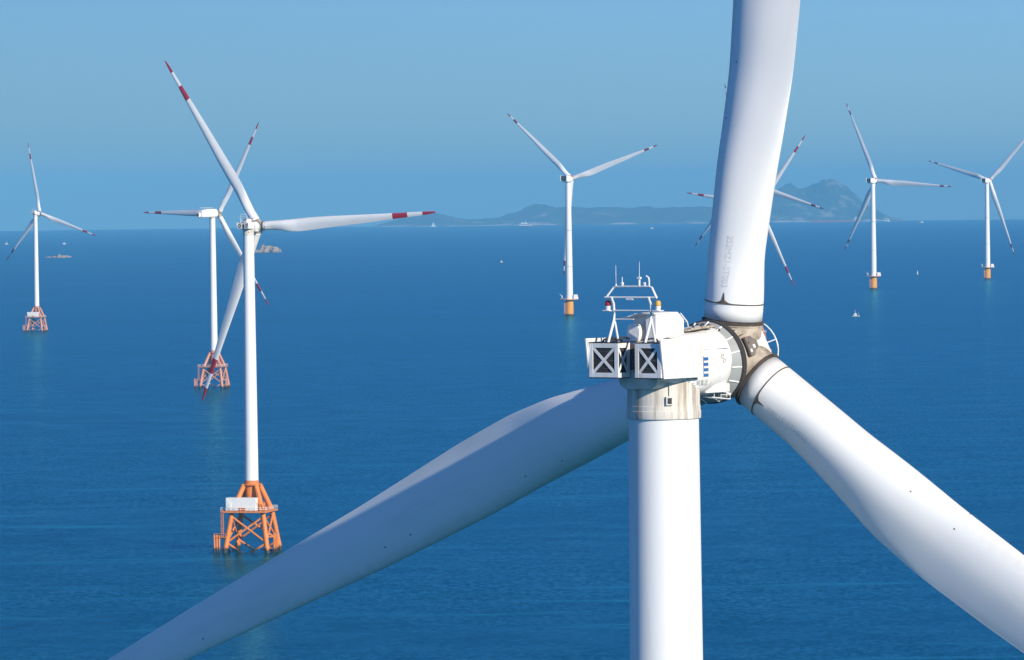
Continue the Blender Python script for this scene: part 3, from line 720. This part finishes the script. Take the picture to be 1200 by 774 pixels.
def long_nacelle_mesh():
    mb = MB()
    sec = [(-11.5, 3.4, 3.6, .95, .5, .7), (-11.2, 3.9, 4.2, 1.05, .6, .8), (-7, 4.3, 4.9, 1.35, .6, .9), (-2, 4.3, 5.1, 1.45, .6, .9), (2.2, 4.2, 5.0, 1.45, 1.2, 1.4), (3.3, 3.7, 4.2, 1.3, 1.8, 1.8)]
    mb.loft([rrect(w, h, cz, rt, rb, x) for x, w, h, cz, rt, rb in sec]); return mb.mesh('nacelle', M['nacelle'])

def turbine(label, base, yaw, th, dh=0.0, kind='direct', group=None, pale=False, cabin=True, detail=True):
    root = empty('wind_turbine', base); tag(root, label, 'wind turbine', group)
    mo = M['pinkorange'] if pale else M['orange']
    for nm, me in cached(('jacket', pale), lambda: jacket_parts(mo)): obj(nm, me, root)
    if cabin: obj('equipment_cabin', cached('cabin', cabin_mesh), root)
    k = (ZT + dh - ZJ) / (ZT - ZJ)
    ST = Matrix.Translation((0, 0, ZJ * (1 - k))) @ Matrix.Diagonal((1, 1, k, 1))
    tw = obj('tower', cached('tower', tower_mesh), root, ST)
    co = obj('tower_collar', cached('collar', collar_mesh), root, Matrix.Translation((0, 0, dh)))
    if detail: obj('junction_box', cached('collar_box', collar_box_mesh), co)
    NM = nac_matrix(yaw, ZT + dh)
    if kind == 'direct':
        na = obj('nacelle', cached('nacelle', nacelle_mesh), root, NM)
        ck = lambda nm, fn: obj(nm, cached(nm + str(len(CACHE)) if False else fn.__name__, fn), na)
        for hy, hz in ((1.5, .05), (1.25, 0), (.7, .08), (-1.75, .04), (-.85, .02)): obj('coolant_hose', cached(('hose', hy), lambda: hose_mesh(hy, hz)), na)
        for nm, fn in (('yaw_skirt', rear_sill_mesh), ('rear_shade_panel', rear_shade_panel_mesh), ('lifting_eye', flank_hole_mesh), ('roof_housing', house_mesh), ('roof_lid', house_lid_mesh), ('hatch_door', house_door_mesh), ('air_filter', filter_box_mesh),
                       ('roof_rail', roof_rail_mesh), ('roof_walkway', walkway_mesh), ('service_ladder', underladder_mesh), ('emblem', emblem_mesh), ('lettering', lettering_mesh)): ck(nm, fn)
        for y in (-2.18, 2.09): obj('side_plate', cached(('plate', y), lambda: plate_mesh(y, .15)), na)
        for (y0, y1) in ((.37, 2.05), (-2.07, -.58)):
            c = obj('cooler', cached(('cool', y0), lambda: cooler_frame_mesh(y0, y1, 1)), root, NM)
            obj('cooler_screen', cached(('core', y0), lambda: cooler_core_mesh(y0, y1)), c)
        ma = obj('sensor_mast', cached('mast', mast_mesh), root, NM)
        for y, h, kd in ((.98, 1.02, 'whip'), (.62, .45, 'box'), (-.36, 1.18, 'thick'), (-.66, .2, 'box'), (-.92, .5, 'vane')): obj('antenna', cached(('ant', y), lambda: antenna_mesh(y, h, kd)), ma)
        obj('aviation_lamp', cached('lampr', lambda: lamp_mesh(1.35, 3.24, M['redlamp'])), ma)['label'] = 'red lamp on the left end of the mast'
        obj('aviation_lamp', cached('lampy', lambda: lamp_mesh(-1.5, 3.24, M['yellow'])), ma)['label'] = 'yellow lamp on the right end of the mast'
    else:
        na = obj('nacelle', cached('long_nacelle', long_nacelle_mesh), root, NM)
        def rear(): mb = MB(); mb.box((-12.3, .4, .55), (1.5, 2.4, 2.6), None, .12, 0); mb.box((-13.06, .4, .55), (.04, 1.6, 1.7), None, 0, 1); return mb.mesh('cooler', [M['nacelle'], M['grille']])
        obj('cooler', cached('rear_cooler', rear), na)
        def rr(): mb = MB(); [mb.tube((-9 + 2 * k, y, 3.7), (-9 + 2 * k, y, 4.9), .06, n=6) for k in range(5) for y in (-1.8, 1.8)]; [mb.tube((-9, y, 4.8), (-1, y, 4.8), .06, n=6) for y in (-1.8, 1.8)]; return mb.mesh('roof_rail', M['pipe'])
        obj('roof_rail', cached('long_rail', rr), na)
    RM = NM @ rotor_matrix(HUBX, HUBZ)
    if kind == 'direct':
        rim = obj('generator_rim', cached('rim', gen_ring_mesh), root, RM); obj('generator_casing', cached('casing', gen_recess_mesh), rim)
    hb = obj('hub', cached('hub' + kind, hub_mesh), root, RM @ Matrix.Rotation(th, 4, 'X'))
    for q in range(3): obj('pitch_bearing', cached(('bearing', q), lambda: bearing_mesh(q)), hb)
    if detail:
        for nm, me in cached('hubbits', hub_bits): obj(nm, me, hb)
    for q in range(3):
        b = obj('blade', cached('blade', lambda: blade_mesh([(.757, .84), (.924, 1.01)], M['red'])), root, RM @ bdir(th + 2 * pi * q / 3))
        obj('rain_collar', cached('rain', rain_collar_mesh), b)
        if detail: obj('serial_lettering', cached('serial', lambda: serial_mesh('252MZ1-ST003')), b)
    return root

# ------------------------------------------------------------------ turbine, large kind on a single pile
ZT2 = 124.5; HX2, HZ2, TILT2, CONE2 = 6.5, 3.6, rad(5), rad(5)
def big_parts():
    D = {}
    mb = MB(); pr = [(3.35, 15.2)] + [(3.35 - .85 * max(0, (k / 24 - .2) / .8), 15.2 + (ZT2 - 15.2) * k / 24) for k in range(1, 25)]
    mb.lathe(pr, n=48)
    for z in (46, 80): mb.lathe([(3.2, z - .2), (3.36 if z < 50 else 3.0, z - .15), (3.36 if z < 50 else 3.0, z + .15), (2.7, z + .2)], n=48, mi=1)
    D['tower'] = mb.mesh('tower', [M['white2'], M['grey']])
    mb = MB(); mb.lathe([(3.9, -10), (3.9, 3.2), (4.05, 3.3), (4.05, 3.9), (3.9, 4.0), (3.9, 8.7), (4.05, 8.8), (4.05, 9.3), (3.75, 9.4), (3.75, 14.9), (3.4, 15.3)], n=48)
    D['transition_piece'] = mb.mesh('transition_piece', M['orange2'])
    mb = MB(); mb.lathe([(3.3, 15.0), (8.2, 15.05), (8.2, 15.45), (3.3, 15.5)], n=40, cap=False); D['platform'] = mb.mesh('platform', M['orange'])
    mb = MB()
    for z in (16.1, 16.7): mb.path([(8.1 * cos(a), 8.1 * sin(a), z) for a in np.linspace(0, 2 * pi, 41)], .06, 6)
    for k in range(24): a = 2 * pi * k / 24; mb.tube((8.1 * cos(a), 8.1 * sin(a), 15.4), (8.1 * cos(a), 8.1 * sin(a), 16.7), .06, n=6)
    D['railing'] = mb.mesh('railing', M['container'])
    mb = MB(); mb.box((5.9, -1.2, 17.7), (3.9, 4.6, 4.4), None, .15); mb.box((7.4, -1.2, 16.6), (2.0, 4.0, 2.2), None, .1); D['equipment_cabin'] = mb.mesh('equipment_cabin', M['container'])
    mb = MB(); mb.tube((-7, -2, 15.4), (-7, -2, 19.0), .3, n=8); mb.tube((-7, -2, 18.9), (-9.2, -3, 20.2), .2, n=8); mb.box((-7, -2, 18.4), (.9, .9, 1.2)); D['deck_crane'] = mb.mesh('deck_crane', M['container'])
    mb = MB()
    for x in (-4.9, -3.4): mb.tube((x, -3.6, -4), (x, -3.6, 12.0), .28, n=8)
    for k in range(14): mb.tube((-4.9, -3.6, 1 + .8 * k), (-3.4, -3.6, 1 + .8 * k), .12, n=6)
    for z in (2.5, 10): mb.tube((-4.9, -3.6, z), (-3.0, -2.2, z), .2, n=6); 
    D['boat_landing'] = mb.mesh('boat_landing', M['pinkorange'])
    mb = MB(); sec = [(-6.2, 5.8, 5.6, 3.3, .5, 1.0), (-5.5, 6.2, 6.2, 3.4, .6, 1.2), (0, 6.4, 6.6, 3.4, .8, 1.4), (3.2, 6.2, 6.6, 3.3, 2.6, 2.8), (4.2, 5.6, 5.8, 3.35, 2.7, 2.8)]
    mb.loft([rrect(w, h, cz, rt, rb, x) for x, w, h, cz, rt, rb in sec]); D['nacelle'] = mb.mesh('nacelle', M['nacelle'])
    mb = MB(); mb.box((-6.9, .4, 4.2), (1.6, 6.2, 4.4), None, .1, 0)
    mb.box((-7.75, .4, 4.2), (.12, 5.6, 3.9), None, 0, 1); D['cooler'] = mb.mesh('cooler', [M['grille'], M['grille']])
    mb = MB()
    for y in (-2.9, 3.7): mb.box((-7.2, y, 4.2), (2.4, .25, 5.0))
    D['side_plate'] = mb.mesh('side_plate', M['nacelle'])
    mb = MB(); mb.box((1.6, -1.6, 6.78), (4.0, 2.2, .5), None, .1); mb.box((1.6, -3.28, 6.0), (3.6, .2, 1.1), None, .05); D['hoist_deck'] = mb.mesh('hoist_deck', M['redpaint'])
    mb = MB(); mb.lathe([(2.4, -2.2), (2.7, -1.6), (2.75, .8), (2.3, 2.0), (1.3, 2.8), (.05, 3.0)], axis='X', n=40)
    for k in range(3):
        m0 = len(mb.bm.verts); mb.lathe([(2.25, .5), (2.2, 2.85)], n=40); mb.bm.verts.ensure_lookup_table()
        bmesh.ops.transform(mb.bm, matrix=Matrix.Rotation(2 * pi * k / 3, 4, 'X') @ Matrix.Rotation(CONE2, 4, 'Y'), verts=mb.bm.verts[m0:])
    D['hub'] = mb.mesh('hub', M['nacelle'])
    D['blade'] = blade_mesh([(.845, .90), (.95, 1.01)], M['darkred'])
    return D
M['redpaint'] = mat('red_deck', (0.50, 0.12, 0.09), 0.5)
def big_turbine(label, base, yaw, th, R, dh=0.0, group=None):
    D = cached('big', big_parts)
    root = empty('wind_turbine', base); tag(root, label, 'wind turbine', group)
    for nm in ('transition_piece', 'platform', 'railing', 'equipment_cabin', 'deck_crane', 'boat_landing'): obj(nm, D[nm], root)
    k = (ZT2 + dh - 15.2) / (ZT2 - 15.2)
    obj('tower', D['tower'], root, Matrix.Translation((0, 0, 15.2 * (1 - k))) @ Matrix.Diagonal((1, 1, k, 1)))
    NM = nac_matrix(yaw, ZT2 + dh)
    na = obj('nacelle', D['nacelle'], root, NM); c = obj('cooler', D['cooler'], root, NM); obj('side_plate', D['side_plate'], c); obj('hoist_deck', D['hoist_deck'], na)
    RM = NM @ Matrix.Translation((HX2, 0, HZ2)) @ Matrix.Rotation(-TILT2, 4, 'Y')
    obj('hub', D['hub'], root, RM @ Matrix.Rotation(th, 4, 'X'))
    s = R / R1
    for q in range(3):
        obj('blade', D['blade'], root, RM @ Matrix.Rotation(th + 2 * pi * q / 3, 4, 'X') @ Matrix.Rotation(CONE2, 4, 'Y') @ Matrix.Scale(s, 4))
    return root

GJ = 'wind turbines on lattice jacket bases'; GP = 'wind turbines on single orange piles'
turbine('huge white foreground wind turbine with a pipe mast and two dark coolers on its nacelle', (7.222, 228.571, 0), rad(35.7), rad(6.74), group=GJ)
turbine('tall red tipped wind turbine on a bright orange lattice base with a white cabin', sea_pt(296, 646.5), rad(30.4), rad(86.7), .3, group=GJ)
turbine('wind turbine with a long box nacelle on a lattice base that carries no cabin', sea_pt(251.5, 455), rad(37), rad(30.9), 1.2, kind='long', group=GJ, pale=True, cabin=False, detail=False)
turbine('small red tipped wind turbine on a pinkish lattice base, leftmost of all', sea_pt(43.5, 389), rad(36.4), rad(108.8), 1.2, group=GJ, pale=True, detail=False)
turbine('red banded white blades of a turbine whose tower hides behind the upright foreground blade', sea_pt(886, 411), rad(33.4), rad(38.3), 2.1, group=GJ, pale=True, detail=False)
big_turbine('wind turbine on a yellow orange pile right of the dark passenger ship', sea_pt(667.5, 370), rad(30), rad(71.4), 95.6, 1.7, GP)
big_turbine('wind turbine on an orange pile before the right end of the mountain', sea_pt(1024, 339), rad(40), rad(94.9), 103, .8, GP)
big_turbine('wind turbine on an orange pile clear of the mountain, rightmost of all', sea_pt(1157.5, 327.3), rad(38.1), rad(44.9), 104, 1.5, GP)
big_turbine('thin grey dark tipped blades of a turbine hidden behind the upright foreground blade', sea_pt(866, 370), rad(41.5), rad(107.6), 93, -2, GP)

# ------------------------------------------------------------------ rocks, ships and boats
def rock_mat():
    m = worn('sea_rock', (0.42, 0.31, 0.22), (0.15, 0.11, 0.08), (0.12, 0.12, 0.2), .4, .7, .9)
    return m
M['rock'] = rock_mat()
def rock(mb, c, rx, ry, h, seed):
    m0 = len(mb.bm.verts); bmesh.ops.create_icosphere(mb.bm, subdivisions=4, radius=1); mb.bm.verts.ensure_lookup_table()
    for v in mb.bm.verts[m0:]:
        p = v.co.copy(); d = 1 + .38 * noise.fractal(p * 1.6 + Vector((seed, 0, 0)), 1, 2, 5)
        v.co = Vector((c[0] + p.x * rx * d, c[1] + p.y * ry * d, max(-2, p.z * h * d * (1 if p.z > 0 else .3))))
def islet(label, px, py, rocks, group=None):
    mb = MB(); b = sea_pt(px, py); sc = b.y / FPX
    for i, (dx, w, h) in enumerate(rocks): rock(mb, (dx * sc, (i % 3) * 6.0, 0), w * sc / 2, w * sc / 2, h * sc, i * 3.7 + px)
    for f in mb.bm.faces: f.smooth = False
    o = obj('rock_islet', mb.mesh('rock_islet', M['rock'], sharp=False)); o.location = b
    tag(o, label, 'rock', group)
GR = 'rock islets in the sea'
islet('pale brown two humped rock islet just right of the tall orange based turbine', 313, 296, [(-12, 12, 3.5), (-3, 13, 8), (4, 12, 7), (9, 10, 6.5), (13, 7, 4.5)], GR)
islet('low dark flat rock at the left end of the small reef', 60, 302.3, [(-3, 8, 1.3), (3, 8, 1.6)], GR)
islet('whitish humped rock in the middle of the small reef', 71.5, 302.3, [(-2, 6, 3.6), (2.5, 5, 2.8)], GR)
islet('small low rock at the right end of the small reef', 80, 302, [(-2, 5, 2.6), (1.5, 4, 1.8)], GR)

M['hull_dark'] = mat('dark_hull', (0.04, 0.06, 0.09), .5); M['hull_red'] = mat('red_hull', (0.42, 0.10, 0.07), .5); M['hull_green'] = mat('grey_green_hull', (0.30, 0.36, 0.33), .5)
M['ship_white'] = mat('ship_white', (0.80, 0.80, 0.78), .4); M['glass'] = mat('window_glass', (0.03, 0.045, 0.06), .15)
def hull_mesh(L, B, D, m, flare=1.0):
    """pointed hull, x = bow, deck with sheer"""
    mb = MB(); rings = []
    for i in range(17):
        t = i / 16; x = -L / 2 + L * t
        w = B / 2 * (min(1, .82 + t * 2) if t < .6 else max(.02, 1 - ((t - .6) / .4) ** 2.1)); sh = D * (1 + .28 * max(0, (t - .55) / .45) ** 2 + .06 * (1 - t) ** 2)
        rings.append([Vector((x, -w, sh)), Vector((x, -w * .92, sh * .35)), Vector((x, -w * .6, -D * .3)), Vector((x, w * .6, -D * .3)), Vector((x, w * .92, sh * .35)), Vector((x, w, sh))])
    mb.loft(rings, sm=False); return mb.mesh('hull', m)
def ship(label, loc, heading, L, B, D, hull, decks, funnel=None, masts=(), cat='ship', name='ship', group=None, extra=None, wide=1.0):
    r = empty(name, loc, heading); tag(r, label, cat, group)
    obj('hull', hull_mesh(L, B, D, hull), r)
    mb = MB(); w = MB(); any_w = False
    for (x0, x1, wd, z0, z1) in decks:
        mb.box(((x0 + x1) / 2, 0, (z0 + z1) / 2), (x1 - x0, wd, z1 - z0), None, min(.15, (z1 - z0) * .06))
        any_w = True
        for s in (-1, 1): w.box(((x0 + x1) / 2, s * (wd / 2 + .02), z0 + (z1 - z0) * .6), ((x1 - x0) * .86, .06, (z1 - z0) * .28))
        w.box((x1 + .02, 0, z0 + (z1 - z0) * .6), (.06, wd * .85, (z1 - z0) * .28))
    ho = obj('deckhouse', mb.mesh('deckhouse', M['ship_white']), r); obj('window', w.mesh('window', M['glass']), ho)
    if funnel:
        f = MB(); x, z, fr, h = funnel; f.tube((x, 0, z), (x - h * .15, 0, z + h), fr, fr * .85, 14); obj('funnel', f.mesh('funnel', M['hull_dark']), r)
    for (x, z0, h, rr) in masts:
        f = MB(); f.tube((x, 0, z0), (x, 0, z0 + h), rr, rr * .5, 8); f.tube((x, -h * .2, z0 + h * .7), (x, h * .2, z0 + h * .7), rr * .6, n=6); obj('mast', f.mesh('mast', M['ship_white']), r)
    if extra: extra(r)
    return r
p = at_dist(617, 25000); k = p.y / FPX
ship('dark hulled passenger ship with white upper decks on the horizon before the low hills', p, rad(-12), 18.5 * k, 5.2 * k, 2.2 * k, M['hull_dark'],
     [(-7.4 * k, 1.6 * k, 4.8 * k, 2.4 * k, 5.2 * k), (-5.4 * k, .6 * k, 3.8 * k, 5.2 * k, 6.6 * k), (1.9 * k, 7.0 * k, 3.4 * k, 2.3 * k, 3.9 * k)], (-3.4 * k, 6.6 * k, .6 * k, 1.3 * k), [(-.5 * k, 6.6 * k, 3.4 * k, .25 * k)])
p = at_dist(1038.5, 30000); k = p.y / FPX
ship('white box shaped ship with one mast on the horizon beside the mountain turbine tower', p, rad(160), 9.5 * k, 4 * k, 1.3 * k, M['ship_white'],
     [(-3.4 * k, 3.0 * k, 3.4 * k, 1.3 * k, 3.6 * k), (-2 * k, 1 * k, 2.4 * k, 3.6 * k, 4.2 * k)], None, [(0, 4.2 * k, 3.4 * k, .18 * k)])
p = at_dist(981, 30500); k = p.y / FPX
def hatches(r):
    for i in range(6):
        mb = MB(); mb.box((( -16 + 7.2 * i) * k, 0, 2.15 * k), (5.6 * k, 3.6 * k, .5 * k), None, 1.0); obj('cargo_hatch', mb.mesh('cargo_hatch', M['hull_red']), r)
ship('very long low red cargo ship lying under the mountain, white bridge at one end', p, rad(180 - 4), 60 * k, 6.5 * k, 2.0 * k, M['hull_red'],
     [(-25.5 * k, -20.5 * k, 5.4 * k, 2.0 * k, 4.6 * k), (-24.5 * k, -21.2 * k, 4 * k, 4.6 * k, 6.2 * k)], (-26.4 * k, 2.2 * k, .7 * k, 3.2 * k), [(20 * k, 2 * k, 3 * k, .2 * k)], extra=hatches, cat='cargo ship', name='cargo_ship')
p = at_dist(508, 31000); k = p.y / FPX
ship('small white ship with a tall narrow bridge under the red blade tip', p, rad(200), 7 * k, 2.2 * k, .9 * k, M['ship_white'],
     [(-1.8 * k, 1.6 * k, 1.8 * k, .9 * k, 2.8 * k), (-1.1 * k, .9 * k, 1.4 * k, 2.8 * k, 4.4 * k)], None, [(-.2 * k, 4.4 * k, 2.2 * k, .3 * k)])
p = at_dist(961, 30000); k = p.y / FPX
GB = 'small boats out at sea'
def boat(label, px, py, L, dark=False, heading=0.3, mast=True, group=GB, name='fishing_boat', cat='boat', hull=None):
    p = sea_pt(px, py); k = p.y / FPX; l = L * k
    return ship(label, p, heading, l, l * .34, l * .13, hull or (M['hull_dark'] if dark else M['ship_white']), [(-l * .28, l * .10, l * .26, l * .12, l * .36), (-l * .16, l * .04, l * .20, l * .36, l * .44)], None,
                [(-l * .1, l * .44, l * .42, l * .02), (l * .3, l * .16, l * .36, l * .016)] if mast else [(-l * .1, l * .44, l * .2, l * .02)], cat=cat, name=name, group=group)
boat('small pale green fishing boat with a white wheelhouse below the mountain turbine', 1003, 371.3, 9.5, heading=rad(8), hull=M['hull_green'])
boat('tiny white boat beside the far left edge, left of the leftmost turbine tower', 7.5, 286.8, 5, heading=rad(170))
boat('tiny white boat above the small reef, right of the leftmost turbine tower', 75.5, 286.5, 4.5, heading=rad(20), mast=False)
boat('tiny dark boat alone on open water below the passenger ship', 588, 308.3, 5, True, rad(15))
boat('tiny white boat near the horizon left of the upright foreground blade', 764, 268.2, 4, heading=rad(10), mast=False)
boat('tiny white boat near the horizon between the two rightmost turbines', 1080, 261.3, 5, heading=rad(190))
# marker buoy
p = sea_pt(1075.3, 323.0); k = p.y / FPX
by = empty('marker_buoy', p); tag(by, 'slim upright grey marker buoy standing in the water between the two rightmost turbines', 'buoy')
mb = MB(); mb.lathe([(.3 * k, -.5 * k), (1.15 * k, -.2 * k), (1.25 * k, .7 * k), (.5 * k, 1.0 * k)], n=24); obj('float', mb.mesh('float', M['hull_dark']), by)
mb = MB(); 
for q in range(4): a = q * pi / 2 + .4; mb.tube((.8 * k * cos(a), .8 * k * sin(a), .9 * k), (.3 * k * cos(a), .3 * k * sin(a), 4.2 * k), .1 * k, n=6)
mb.tube((0, 0, 4.2 * k), (0, 0, 5.0 * k), .45 * k, .4 * k, 12); mb.tube((0, 0, 5.0 * k), (0, 0, 6.3 * k), .1 * k, n=6); mb.lathe([(.62 * k, 1.6 * k), (.55 * k, 3.6 * k)], n=16)
obj('tower', mb.mesh('tower', M['container']), by)

# ------------------------------------------------------------------ sea air
HAZE_D, HAZE_C = 4.1e-5, (0.160, 0.505, 0.84)
def haze():
    m = bpy.data.materials.new('haze_air'); m.use_nodes = True; nt = m.node_tree; nt.nodes.clear()
    o = N(nt, 'ShaderNodeOutputMaterial'); v = N(nt, 'ShaderNodeVolumePrincipled')
    v.inputs['Color'].default_value = (*HAZE_C, 1); v.inputs['Density'].default_value = HAZE_D; v.inputs['Anisotropy'].default_value = -0.25
    nt.links.new(v.outputs[0], o.inputs['Volume'])
    mb = MB(); mb.box((0, 0, 104), (89000, 89000, 474)); me = mb.mesh('haze', m); ob = obj('haze', me); ob['kind'] = 'stuff'
haze()
S.cycles.volume_bounces = 0
S.cycles.max_bounces = 6; S.cycles.use_denoising = True
